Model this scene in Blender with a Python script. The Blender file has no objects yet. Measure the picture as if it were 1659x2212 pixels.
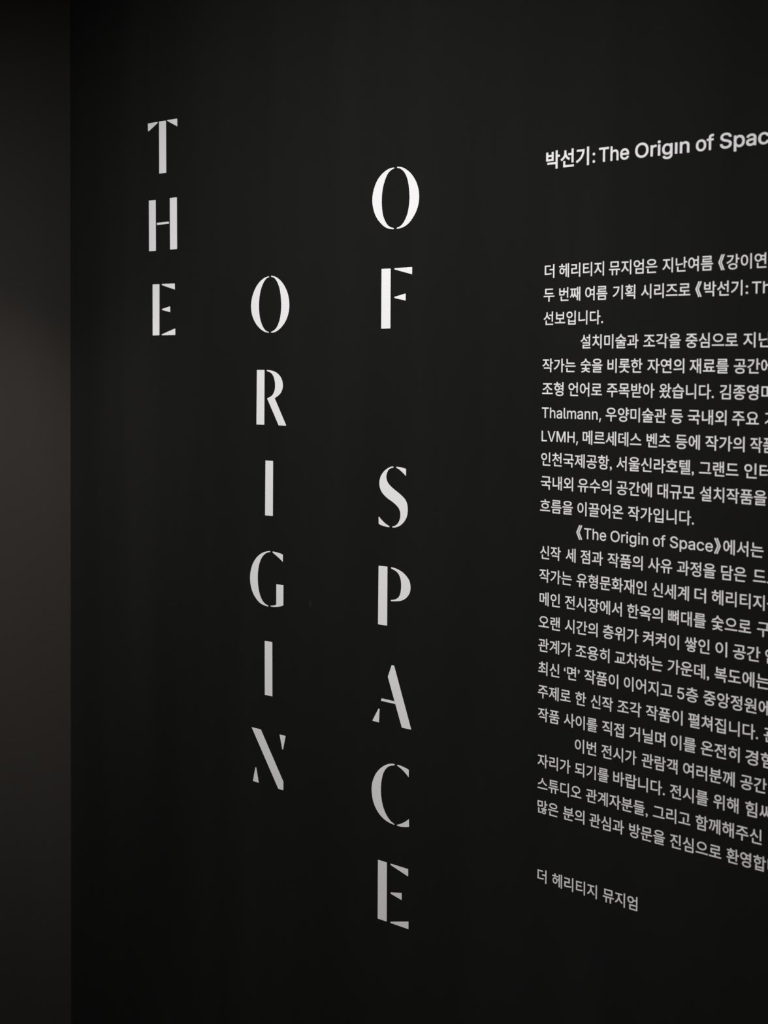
import bpy, bmesh, math, random
from mathutils import Matrix, Vector

scene = bpy.context.scene
COL = scene.collection

# ------------------------------------------------------------------ camera
cam_data = bpy.data.cameras.new('camera')
cam_data.sensor_fit = 'VERTICAL'
cam_data.sensor_height = 36.0
cam_data.lens = 3000.0 / 2212.0 * 36.0
cam_data.shift_y = -210.27 / 2212.0
cam_data.clip_start = 0.05
cam_data.dof.use_dof = True
cam_data.dof.focus_distance = 2.47
cam_data.dof.aperture_fstop = 5.8
cam = bpy.data.objects.new('camera', cam_data)
COL.objects.link(cam)
cam.matrix_world = Matrix((
    (0.74885291, -0.02636466, 0.66221161, 1.58930787),
    (0.66270505, 0.02009591, -0.74861083, -1.79666599),
    (0.00642912, 0.99945038, 0.03252087, 1.65),
    (0, 0, 0, 1)))
scene.camera = cam

# ------------------------------------------------------------------ light and exposure
scene.view_settings.view_transform = 'Standard'
scene.view_settings.look = 'None'
scene.view_settings.gamma = 1.0
scene.view_settings.use_curve_mapping = False
scene.view_settings.exposure = 0.0

world = bpy.data.worlds.new('dark_gallery')
scene.world = world
world.use_nodes = True
world.node_tree.nodes['Background'].inputs[0].default_value = (0.010, 0.010, 0.011, 1)
world.node_tree.nodes['Background'].inputs[1].default_value = 1.0


def spot(name, loc, aim, half, blend, watts, color, radius=0.03):
    d = bpy.data.lights.new(name, 'SPOT')
    d.energy = watts
    d.color = color
    d.spot_size = 2 * half
    d.spot_blend = blend
    d.shadow_soft_size = radius
    o = bpy.data.objects.new(name, d)
    COL.objects.link(o)
    o.location = loc
    o.rotation_euler = (Vector(aim) - Vector(loc)).to_track_quat('-Z', 'Y').to_euler()
    return o


spot('title_wall_spotlight', (0.104, -1.482, 2.40), (-0.047, 0, 1.173), 0.959, 1.0, 118.0, (1.0, 0.992, 0.992))
spot('side_wall_spotlight', (0.0, -0.66, 2.565), (-0.904, -0.09, 1.24), 0.28, 1.0, 50.0, (1.0, 0.96, 0.92))
spot('added_pink_bounce_fill', (1.3, -2.6, 2.55), (0.42, 0, 0.78), 0.46, 1.0, 19.0, (1.0, 0.58, 0.56))  # added fill lamp from above: pink tint and lift for the lower lettering, like floor bounce

# ------------------------------------------------------------------ measured lettering: title outlines in mm, text extents in m
LETTERS = [
    ('T', -0.596, 2.0394, [
        ('stem', [[-10.8,104.2,0],[9.0,103.9,0],[10.9,102.8,0],[11.8,0.5,0],[10.4,0.0,0],[-8.9,0.4,0],[-9.9,1.3,0]]),
        ('serif', [[-45.6,104.1,0],[-17.6,104.2,0],[-15.0,103.3,0],[-14.3,102.3,0],[-15.3,101.5,0],[-42.2,88.5,0],[-44.0,88.5,0],[-45.4,89.9,0]]),
        ('serif', [[43.6,104.0,0],[45.3,102.9,0],[45.6,88.4,0],[16.2,102.0,0],[14.3,103.3,0],[16.2,104.1,0]]),
    ]),
    ('H', -0.5944, 1.886, [
        ('stem', [[-43.9,102.3,0],[-24.0,102.1,0],[-22.3,101.5,0],[-21.5,0.5,0],[-22.6,0.0,0],[-42.0,0.0,0],[-43.1,0.7,0]]),
        ('stem', [[21.5,102.4,0],[41.2,102.4,0],[43.1,101.6,0],[44.0,0.8,0],[42.9,0.1,0],[23.7,0.0,0],[22.4,0.8,0]]),
        ('crossbar', [[-18.5,55.4,0],[-17.2,55.9,0],[17.4,56.0,0],[18.9,55.0,0],[18.9,51.9,0],[-17.0,51.4,0],[-18.5,52.1,0]]),
    ]),
    ('E', -0.5909, 1.7158, [
        ('stem', [[-35.3,102.5,0],[-34.0,103.0,0],[-14.9,102.7,0],[-13.8,102.1,0],[-13.8,0.7,0],[-14.7,0.2,0],[-33.6,0.0,0],[-34.9,0.6,0]]),
        ('arm', [[-6.5,102.0,0],[-5.2,102.8,0],[32.4,102.5,0],[33.9,101.8,0],[33.9,90.2,0],[-4.3,100.1,0],[-6.5,101.2,0]]),
        ('arm', [[-6.6,51.8,0],[-5.5,52.6,0],[17.6,57.3,0],[19.4,56.7,0],[19.6,45.8,0],[-5.5,50.8,0]]),
        ('arm', [[-6.5,1.8,0],[33.9,12.9,0],[35.2,12.4,0],[35.4,0.5,0],[34.3,0.1,0],[-5.0,0.1,0],[-6.3,0.6,0]]),
    ]),
    ('O', -0.2847, 1.7168, [
        ('bowl', [[-2.6,105.1,1],[-11.7,103.6,1],[-22.9,98.7,1],[-34.1,90.0,1],[-43.3,77.9,1],[-49.2,63.7,1],[-51.0,51.0,1],[-48.9,36.7,1],[-43.0,24.6,1],[-33.7,13.8,1],[-23.4,6.4,1],[-13.2,1.9,1],[-3.1,0.0,1],[-2.3,0.7,0],[-2.7,1.7,0],[-8.2,2.9,1],[-14.3,6.8,1],[-20.4,14.3,1],[-25.6,25.0,1],[-28.5,37.7,1],[-29.4,51.8,1],[-28.2,65.9,1],[-25.2,78.4,1],[-20.4,88.8,1],[-14.7,96.6,1],[-8.7,101.4,1],[-2.8,103.2,1],[-2.2,104.1,0]]),
        ('bowl', [[3.6,105.7,1],[9.4,104.9,1],[19.5,101.3,1],[30.5,94.0,1],[40.4,83.2,1],[47.4,70.6,1],[50.8,58.0,1],[51.1,44.2,1],[48.0,31.9,1],[41.4,20.2,1],[31.9,10.7,1],[21.0,3.9,1],[12.0,0.8,1],[4.0,0.0,1],[3.0,0.7,0],[3.4,1.6,0],[10.0,3.9,1],[16.0,7.7,1],[22.0,15.0,1],[26.9,26.1,1],[29.4,37.8,1],[30.1,51.7,1],[29.0,65.6,1],[26.2,79.5,1],[21.5,90.1,1],[15.5,98.0,1],[9.5,102.1,1],[3.4,103.7,1],[2.8,104.7,0]]),
    ]),
    ('R', -0.2802, 1.545, [
        ('stem', [[-39.0,102.0,0],[-38.2,102.7,0],[-19.2,102.8,0],[-18.2,102.2,0],[-18.4,0.6,0],[-19.2,0.0,0],[-38.7,0.0,0],[-39.7,0.5,0]]),
        ('bowl_and_leg', [[-11.7,102.7,1],[-2.1,102.0,1],[8.9,99.7,1],[19.0,94.9,1],[26.0,88.3,1],[29.6,81.1,1],[30.8,73.4,1],[29.3,66.5,1],[25.1,60.1,1],[18.2,54.9,1],[9.2,50.4,1],[39.8,1.1,0],[39.2,0.3,0],[20.9,0.2,0],[19.7,0.7,0],[-10.8,49.3,0],[-10.8,49.8,0],[-4.9,51.9,1],[1.1,54.8,1],[5.5,58.8,1],[8.5,64.1,1],[10.1,70.4,1],[10.1,77.4,1],[8.8,83.6,1],[6.4,89.5,1],[2.5,94.8,1],[-3.1,98.2,1],[-11.2,100.4,1],[-12.5,101.6,0]]),
    ]),
    ('I', -0.285, 1.3753, [
        ('', [[-10.0,102.6,0],[-9.4,103.1,0],[9.4,103.2,0],[10.4,102.5,0],[10.4,1.0,0],[9.8,0.5,0],[-9.7,0.0,0],[-10.5,0.5,0]]),
    ]),
    ('G', -0.2908, 1.2047, [
        ('bowl', [[8.7,104.9,1],[0.1,103.4,1],[-12.1,99.4,1],[-24.4,91.9,1],[-34.7,81.3,1],[-41.3,69.2,1],[-44.7,56.0,1],[-44.9,44.5,1],[-42.3,31.9,1],[-36.5,20.3,1],[-28.1,11.3,1],[-17.8,4.3,1],[-7.5,1.4,1],[3.9,0.0,1],[5.2,0.9,0],[4.3,1.9,0],[-3.4,4.1,1],[-9.6,8.1,1],[-15.8,15.5,1],[-20.3,25.7,1],[-23.1,38.2,1],[-24.0,51.0,1],[-23.2,63.9,1],[-20.6,75.6,1],[-16.5,85.2,1],[-11.0,92.9,1],[-3.9,98.5,1],[3.2,101.7,1],[8.7,102.8,1],[9.7,103.9,0]]),
        ('serif', [[16.4,104.8,1],[26.4,104.1,1],[36.5,102.8,1],[42.5,101.4,1],[43.3,100.9,0],[43.1,88.3,0],[42.7,88.0,1],[36.5,92.0,1],[26.5,97.4,1],[16.2,102.5,1],[15.4,103.5,0]]),
        ('spur', [[26.2,44.1,0],[27.0,44.6,0],[44.0,44.5,0],[45.0,43.9,0],[45.0,7.4,0],[44.2,6.6,1],[37.0,4.2,1],[27.0,1.9,1],[16.9,1.0,1],[11.5,1.1,1],[10.6,1.8,0],[11.5,2.6,1],[16.9,3.4,1],[22.0,4.6,1],[25.0,5.8,1],[26.2,6.9,0]]),
    ]),
    ('I', -0.2846, 1.037, [
        ('', [[-10.7,101.6,0],[-10.1,102.1,0],[8.7,102.3,0],[9.7,101.7,0],[10.6,0.6,0],[10.0,0.1,0],[-9.3,0.0,0],[-9.9,0.6,0]]),
    ]),
    ('N', -0.2843, 0.8661, [
        ('diagonal', [[-45.9,103.0,0],[-44.8,103.2,0],[-21.4,103.3,0],[-20.4,102.8,0],[40.0,16.7,0],[40.6,15.7,0],[40.5,0.6,0],[39.9,0.0,0],[27.9,0.2,0],[26.6,0.8,0]]),
        ('serif', [[29.9,103.0,0],[45.1,102.9,0],[45.9,102.5,0],[39.7,77.2,0],[38.5,76.1,0],[37.1,76.7,0]]),
        ('serif', [[-35.5,27.7,0],[-34.3,28.6,0],[-32.8,28.2,0],[-25.8,0.6,0],[-41.2,1.0,0],[-41.8,1.4,0]]),
    ]),
    ('O', 0.0233, 1.8899, [
        ('bowl', [[-3.9,105.3,1],[-10.9,104.8,1],[-20.2,102.3,1],[-31.4,96.3,1],[-41.7,86.7,1],[-49.2,73.3,1],[-52.8,59.5,1],[-52.9,48.2,1],[-49.8,35.3,1],[-44.0,23.7,1],[-35.4,14.0,1],[-25.9,6.4,1],[-16.5,2.1,1],[-4.1,0.0,1],[-3.0,0.9,0],[-3.7,2.0,0],[-11.0,4.0,1],[-17.5,8.2,1],[-23.2,15.3,1],[-28.0,25.4,1],[-30.5,38.2,1],[-31.2,50.8,1],[-30.4,63.4,1],[-27.8,75.8,1],[-23.4,86.6,1],[-17.4,96.1,1],[-10.0,101.4,1],[-3.7,103.3,1],[-3.1,104.4,0]]),
        ('bowl', [[3.9,105.8,1],[11.2,104.7,1],[20.4,101.4,1],[30.5,95.0,1],[39.6,86.0,1],[46.9,75.1,1],[51.6,62.4,1],[52.9,52.7,1],[51.8,40.5,1],[47.4,28.5,1],[40.3,18.0,1],[30.4,8.3,1],[19.5,2.8,1],[10.3,0.8,1],[4.3,0.2,1],[3.0,1.2,0],[3.7,2.1,0],[10.3,3.9,1],[16.7,8.2,1],[23.0,16.4,1],[27.5,25.7,1],[30.1,36.6,1],[31.5,50.2,1],[30.6,64.1,1],[28.5,76.6,1],[24.6,87.3,1],[19.6,95.0,1],[13.1,100.4,1],[7.6,102.9,1],[3.7,103.8,1],[2.8,105.0,0]]),
    ]),
    ('F', 0.0272, 1.7204, [
        ('stem', [[-34.7,102.6,0],[-33.9,103.0,0],[-14.6,102.9,0],[-13.7,102.3,0],[-13.5,0.5,0],[-14.3,0.1,0],[-33.8,0.0,0],[-34.7,0.4,0]]),
        ('arm', [[-5.5,102.2,0],[-4.4,103.0,0],[33.7,103.2,0],[34.8,102.4,0],[34.6,90.9,0],[-4.0,100.6,0],[-5.5,101.4,0]]),
        ('arm', [[-5.3,53.2,0],[-4.5,54.1,0],[19.6,58.9,0],[20.7,58.2,0],[20.6,46.9,0],[-3.9,51.9,0]]),
    ]),
    ('S', 0.0225, 1.378, [
        ('spine', [[-0.3,105.4,1],[-6.1,104.5,1],[-14.3,100.9,1],[-22.5,95.0,1],[-28.3,87.8,1],[-31.6,79.3,1],[-31.7,71.0,1],[-29.2,64.2,1],[-24.9,58.3,1],[-18.5,53.2,1],[-11.1,48.8,1],[-2.0,44.7,1],[6.3,39.7,1],[12.6,34.7,1],[15.9,28.8,1],[16.7,22.7,1],[15.5,15.8,1],[12.5,10.1,1],[7.5,5.2,1],[2.1,2.7,1],[-0.8,1.9,1],[-1.9,1.0,0],[-0.7,0.0,0],[4.8,0.6,1],[12.9,3.0,1],[21.0,8.0,1],[27.5,14.7,1],[31.8,22.5,1],[33.3,31.4,1],[32.9,38.2,1],[31.0,44.9,1],[26.9,50.7,1],[20.5,55.7,1],[12.4,60.7,1],[3.3,65.6,1],[-5.8,71.2,1],[-12.3,77.0,1],[-15.1,82.3,1],[-15.7,88.5,1],[-14.2,93.8,1],[-10.6,99.1,1],[-5.2,102.1,1],[-0.3,103.2,1],[0.6,104.3,0]]),
        ('serif', [[7.5,105.3,1],[15.6,104.9,1],[23.7,103.9,1],[28.2,102.9,1],[28.9,102.4,0],[28.8,90.8,0],[28.3,90.6,1],[23.8,94.1,1],[17.5,98.5,1],[12.0,101.5,1],[7.0,103.4,1],[6.2,104.5,0]]),
        ('serif', [[-33.3,15.8,0],[-32.3,16.6,0],[-30.1,14.6,1],[-23.6,9.6,1],[-16.2,5.1,1],[-8.5,1.8,1],[-7.6,0.8,0],[-8.9,0.0,1],[-14.3,0.1,1],[-23.5,1.3,1],[-31.9,3.3,1],[-32.8,3.9,0]]),
    ]),
    ('P', 0.0264, 1.2064, [
        ('stem', [[-36.4,102.0,0],[-35.7,102.6,0],[-16.5,102.9,0],[-15.8,102.4,0],[-15.7,0.9,0],[-16.4,0.3,0],[-36.0,0.0,0],[-36.9,0.6,0]]),
        ('bowl', [[-6.7,102.8,1],[0.6,102.1,1],[9.7,100.0,1],[19.6,96.1,1],[27.7,90.5,1],[33.5,84.3,1],[36.4,77.1,1],[36.8,70.3,1],[35.3,63.4,1],[30.7,56.7,1],[23.6,50.8,1],[14.7,47.1,1],[4.7,45.1,1],[-6.7,43.9,1],[-7.8,45.0,0],[-6.9,46.1,0],[-0.7,47.2,1],[5.6,49.6,1],[10.1,53.0,1],[13.3,58.1,1],[15.0,64.5,1],[15.7,72.1,1],[15.3,79.6,1],[13.4,86.3,1],[10.1,92.1,1],[5.2,96.1,1],[-1.2,98.8,1],[-6.8,100.3,1],[-7.8,101.4,0]]),
    ]),
    ('A', 0.0225, 1.0348, [
        ('diagonal', [[-1.0,104.3,0],[0.0,104.9,0],[3.6,104.8,0],[5.1,103.9,0],[44.6,0.4,0],[24.5,0.1,0],[23.0,1.0,0],[-9.3,82.6,0],[-9.3,84.0,0]]),
        ('crossbar', [[-25.0,39.5,0],[-23.6,43.0,0],[-22.5,43.3,0],[6.0,43.0,0],[7.8,38.5,0],[-24.4,38.7,0]]),
        ('serif', [[-31.2,23.3,0],[-29.8,24.5,0],[-28.0,23.3,0],[-29.3,0.0,0],[-44.1,0.4,0],[-44.6,1.1,0]]),
    ]),
    ('C', 0.0204, 0.8626, [
        ('bowl', [[8.5,106.0,1],[3.2,105.5,1],[-3.1,104.0,1],[-10.3,101.0,1],[-18.5,96.0,1],[-26.6,89.2,1],[-33.9,80.6,1],[-39.3,70.8,1],[-42.6,60.8,1],[-43.5,51.7,1],[-42.4,41.5,1],[-39.9,31.7,1],[-35.2,22.7,1],[-28.7,14.7,1],[-20.4,8.3,1],[-11.3,3.8,1],[-1.3,1.2,1],[9.0,0.0,1],[10.0,0.6,0],[9.5,1.7,0],[2.2,4.0,1],[-5.0,9.6,1],[-11.4,17.1,1],[-16.0,25.4,1],[-19.3,35.4,1],[-21.2,46.0,1],[-21.7,56.2,1],[-21.1,65.9,1],[-19.2,75.9,1],[-16.4,84.7,1],[-12.1,91.8,1],[-6.7,97.3,1],[-0.4,101.0,1],[8.6,103.5,1],[10.0,105.0,0]]),
        ('serif', [[15.7,106.1,1],[22.8,105.9,1],[30.8,104.8,1],[38.8,103.3,1],[41.4,102.3,0],[41.8,101.4,0],[41.7,89.7,0],[41.1,89.8,1],[35.3,94.4,1],[27.3,99.5,1],[16.6,104.1,1],[15.0,104.9,0]]),
        ('serif', [[15.7,1.5,1],[21.9,4.0,1],[29.9,8.2,1],[36.1,12.2,1],[42.7,17.4,1],[43.4,5.1,0],[42.7,3.9,0],[36.2,2.1,1],[29.1,0.8,1],[22.0,0.1,1],[17.1,0.0,1],[15.3,0.8,0]]),
    ]),
    ('E', 0.0284, 0.6885, [
        ('stem', [[-35.6,103.6,0],[-34.6,104.2,0],[-16.0,104.2,0],[-14.7,103.5,0],[-14.2,1.1,0],[-15.1,0.3,0],[-34.2,0.0,0],[-35.3,0.7,0]]),
        ('arm', [[-6.4,103.4,0],[-5.3,104.4,0],[32.8,104.6,0],[34.1,103.8,0],[34.1,92.0,0],[32.9,92.0,0],[-4.9,101.7,0],[-6.4,102.5,0]]),
        ('arm', [[-6.3,53.2,0],[-5.1,54.1,0],[18.6,59.3,0],[19.8,58.5,0],[19.8,47.3,0],[19.1,47.2,0],[-4.2,51.4,0]]),
        ('arm', [[-6.2,1.5,0],[-5.1,2.6,0],[34.5,13.6,0],[35.5,13.2,0],[35.6,1.3,0],[35.1,0.6,0],[-4.2,0.3,0]]),
    ]),
]
HEADING = (1.9658, 0.0297, [[('박선기', 3, 0.3344, 0.4134)], [(':', 1, 0.4198, 0.4243)], [('The', 3, 0.4312, 0.4838)], [('Origın', 6, 0.4942, 0.5842)], [('of', 2, 0.5946, 0.6232)], [('Space', 3, 0.6325, 0.6881)]])
BODY_SIZE = 0.0234
BODY = [
    (1.7961, [[('더', 1, 0.3339, 0.352)], [('헤리티지', 4, 0.3608, 0.4423)], [('뮤지엄은', 4, 0.4513, 0.5339)], [('지난여름', 4, 0.5426, 0.6241)], [('《', 1, 0.6326, 0.6425), ('강이연', 3, 0.6454, 0.706)]]),
    (1.7593, [[('두', 1, 0.3322, 0.3525)], [('번째', 2, 0.3615, 0.4002)], [('여름', 2, 0.4092, 0.4486)], [('기획', 2, 0.4583, 0.4972)], [('시리즈로', 4, 0.5071, 0.5887)], [('《', 1, 0.5967, 0.6069), ('박선기', 3, 0.6107, 0.6704)], [(':', 1, 0.6754, 0.6791)], [('The', 1, 0.6849, 0.6988)]]),
    (1.7226, [[('선보입니다.', 6, 0.3326, 0.4415)]]),
    (1.6859, [[('설치미술과', 5, 0.4017, 0.5038)], [('조각을', 3, 0.5123, 0.5742)], [('중심으로', 4, 0.5822, 0.6645)], [('지난', 1, 0.6729, 0.6914)]]),
    (1.6492, [[('작가는', 3, 0.3314, 0.3931)], [('숯을', 2, 0.4022, 0.4413)], [('비롯한', 3, 0.4506, 0.5109)], [('자연의', 3, 0.5193, 0.5805)], [('재료를', 3, 0.5892, 0.6508)], [('공간에', 2, 0.6591, 0.6987)]]),
    (1.6125, [[('조형', 2, 0.3313, 0.3713)], [('언어로', 3, 0.3805, 0.441)], [('주목받아', 4, 0.4498, 0.5318)], [('왔습니다.', 5, 0.5401, 0.6283)], [('김종영미술관', 3, 0.6377, 0.6969)]]),
    (1.5758, [[('Thalmann,', 9, 0.3312, 0.44)], [('우양미술관', 5, 0.4483, 0.552)], [('등', 1, 0.5595, 0.5793)], [('국내외', 3, 0.5874, 0.6487)], [('주요', 2, 0.6575, 0.6982)], [('기관', 1, 0.7071, 0.7229)]]),
    (1.5391, [[('LVMH,', 5, 0.3311, 0.399)], [('메르세데스', 5, 0.4075, 0.5107)], [('벤츠', 2, 0.5197, 0.5593)], [('등에', 2, 0.5678, 0.6073)], [('작가의', 3, 0.616, 0.6773)], [('작품', 1, 0.6859, 0.7037)]]),
    (1.5024, [[('인천국제공항,', 7, 0.3307, 0.4601)], [('서울신라호텔,', 7, 0.4683, 0.5983)], [('그랜드', 3, 0.6068, 0.6685)], [('인터', 1, 0.6774, 0.6962)]]),
    (1.4656, [[('국내외', 3, 0.3304, 0.3908)], [('유수의', 3, 0.3994, 0.4598)], [('공간에', 3, 0.4688, 0.5296)], [('대규모', 3, 0.5392, 0.6)], [('설치작품을', 5, 0.6085, 0.7117)]]),
    (1.4289, [[('흐름을', 3, 0.3295, 0.3907)], [('이끌어온', 4, 0.3994, 0.481)], [('작가입니다.', 6, 0.4891, 0.5995)]]),
    (1.3922, [[('《', 1, 0.3977, 0.4087), ('The', 3, 0.412, 0.4516)], [('Origin', 6, 0.4594, 0.5242)], [('of', 2, 0.5326, 0.5533)], [('Space', 5, 0.561, 0.6304), ('》', 1, 0.6322, 0.6429), ('에서는', 3, 0.6467, 0.7082)]]),
    (1.3555, [[('신작', 2, 0.3304, 0.3693)], [('세', 1, 0.3786, 0.3969)], [('점과', 2, 0.406, 0.4462)], [('작품의', 3, 0.4546, 0.5156)], [('사유', 2, 0.5247, 0.5651)], [('과정을', 3, 0.5733, 0.635)], [('담은', 2, 0.6439, 0.6828)], [('드로잉', 1, 0.6932, 0.7124)]]),
    (1.3188, [[('작가는', 3, 0.3294, 0.3903)], [('유형문화재인', 6, 0.3992, 0.5228)], [('신세계', 3, 0.532, 0.5931)], [('더', 1, 0.6021, 0.6205)], [('헤리티지를', 4, 0.6295, 0.7111)]]),
    (1.2821, [[('메인', 2, 0.3304, 0.3686)], [('전시장에서', 5, 0.3782, 0.4806)], [('한옥의', 3, 0.49, 0.5504)], [('뼈대를', 3, 0.5596, 0.6208)], [('숯으로', 3, 0.6299, 0.6912)], [('구현', 1, 0.7004, 0.719)]]),
    (1.2454, [[('오랜', 2, 0.329, 0.3694)], [('시간의', 3, 0.3786, 0.4383)], [('층위가', 3, 0.4477, 0.5098)], [('켜켜이', 3, 0.5174, 0.578)], [('쌓인', 2, 0.5873, 0.6273)], [('이', 1, 0.6367, 0.655)], [('공간', 2, 0.6641, 0.7057)], [('안', 1, 0.7132, 0.7322)]]),
    (1.2087, [[('관계가', 3, 0.3289, 0.391)], [('조용히', 3, 0.3988, 0.4599)], [('교차하는', 4, 0.4691, 0.5512)], [('가운데,', 4, 0.5598, 0.6272)], [('복도에는', 3, 0.6357, 0.6973)]]),
    (1.172, [[('최신', 2, 0.3291, 0.369)], [('‘면’', 3, 0.3775, 0.4066)], [('작품이', 3, 0.4154, 0.4759)], [('이어지고', 4, 0.4858, 0.5678)], [('5', 1, 0.5765, 0.5877), ('층', 1, 0.5905, 0.61)], [('중앙정원에', 4, 0.6187, 0.7011)]]),
    (1.1352, [[('주제로', 3, 0.329, 0.3906)], [('한', 1, 0.3993, 0.4188)], [('신작', 2, 0.4275, 0.4671)], [('조각', 2, 0.4751, 0.5165)], [('작품이', 3, 0.5243, 0.5855)], [('펼쳐집니다.', 6, 0.5947, 0.7043)], [('관람객', 1, 0.7129, 0.732)]]),
    (1.0985, [[('작품', 2, 0.3294, 0.3699)], [('사이를', 3, 0.3784, 0.4398)], [('직접', 2, 0.4485, 0.4868)], [('거닐며', 3, 0.4967, 0.5576)], [('이를', 2, 0.5666, 0.6077)], [('온전히', 3, 0.6157, 0.6767)], [('경험', 1, 0.6855, 0.7049)]]),
    (1.0618, [[('이번', 2, 0.3994, 0.4383)], [('전시가', 3, 0.4477, 0.509)], [('관람객', 3, 0.5181, 0.5782)], [('여러분께', 4, 0.5875, 0.6696)], [('공간', 2, 0.6784, 0.7184)]]),
    (1.0251, [[('자리가', 3, 0.3295, 0.3915)], [('되기를', 3, 0.3999, 0.4608)], [('바랍니다.', 5, 0.4692, 0.5577)], [('전시를', 3, 0.5665, 0.6284)], [('위해', 2, 0.6368, 0.6761)], [('힘써', 1, 0.6866, 0.7046)]]),
    (0.9884, [[('스튜디오', 4, 0.3299, 0.4121)], [('관계자분들,', 6, 0.4207, 0.5295)], [('그리고', 3, 0.5385, 0.6002)], [('함께해주신', 5, 0.6089, 0.7121)]]),
    (0.9517, [[('많은', 2, 0.3304, 0.3699)], [('분의', 2, 0.3789, 0.4183)], [('관심과', 3, 0.4274, 0.4889)], [('방문을', 3, 0.4981, 0.5588)], [('진심으로', 4, 0.5676, 0.6503)], [('환영합니다.', 3, 0.6588, 0.7191)]]),
    (0.8416, [[('더', 1, 0.3317, 0.3489)], [('헤리티지', 4, 0.3597, 0.4425)], [('뮤지엄', 3, 0.4532, 0.5139)]]),
]
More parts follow.
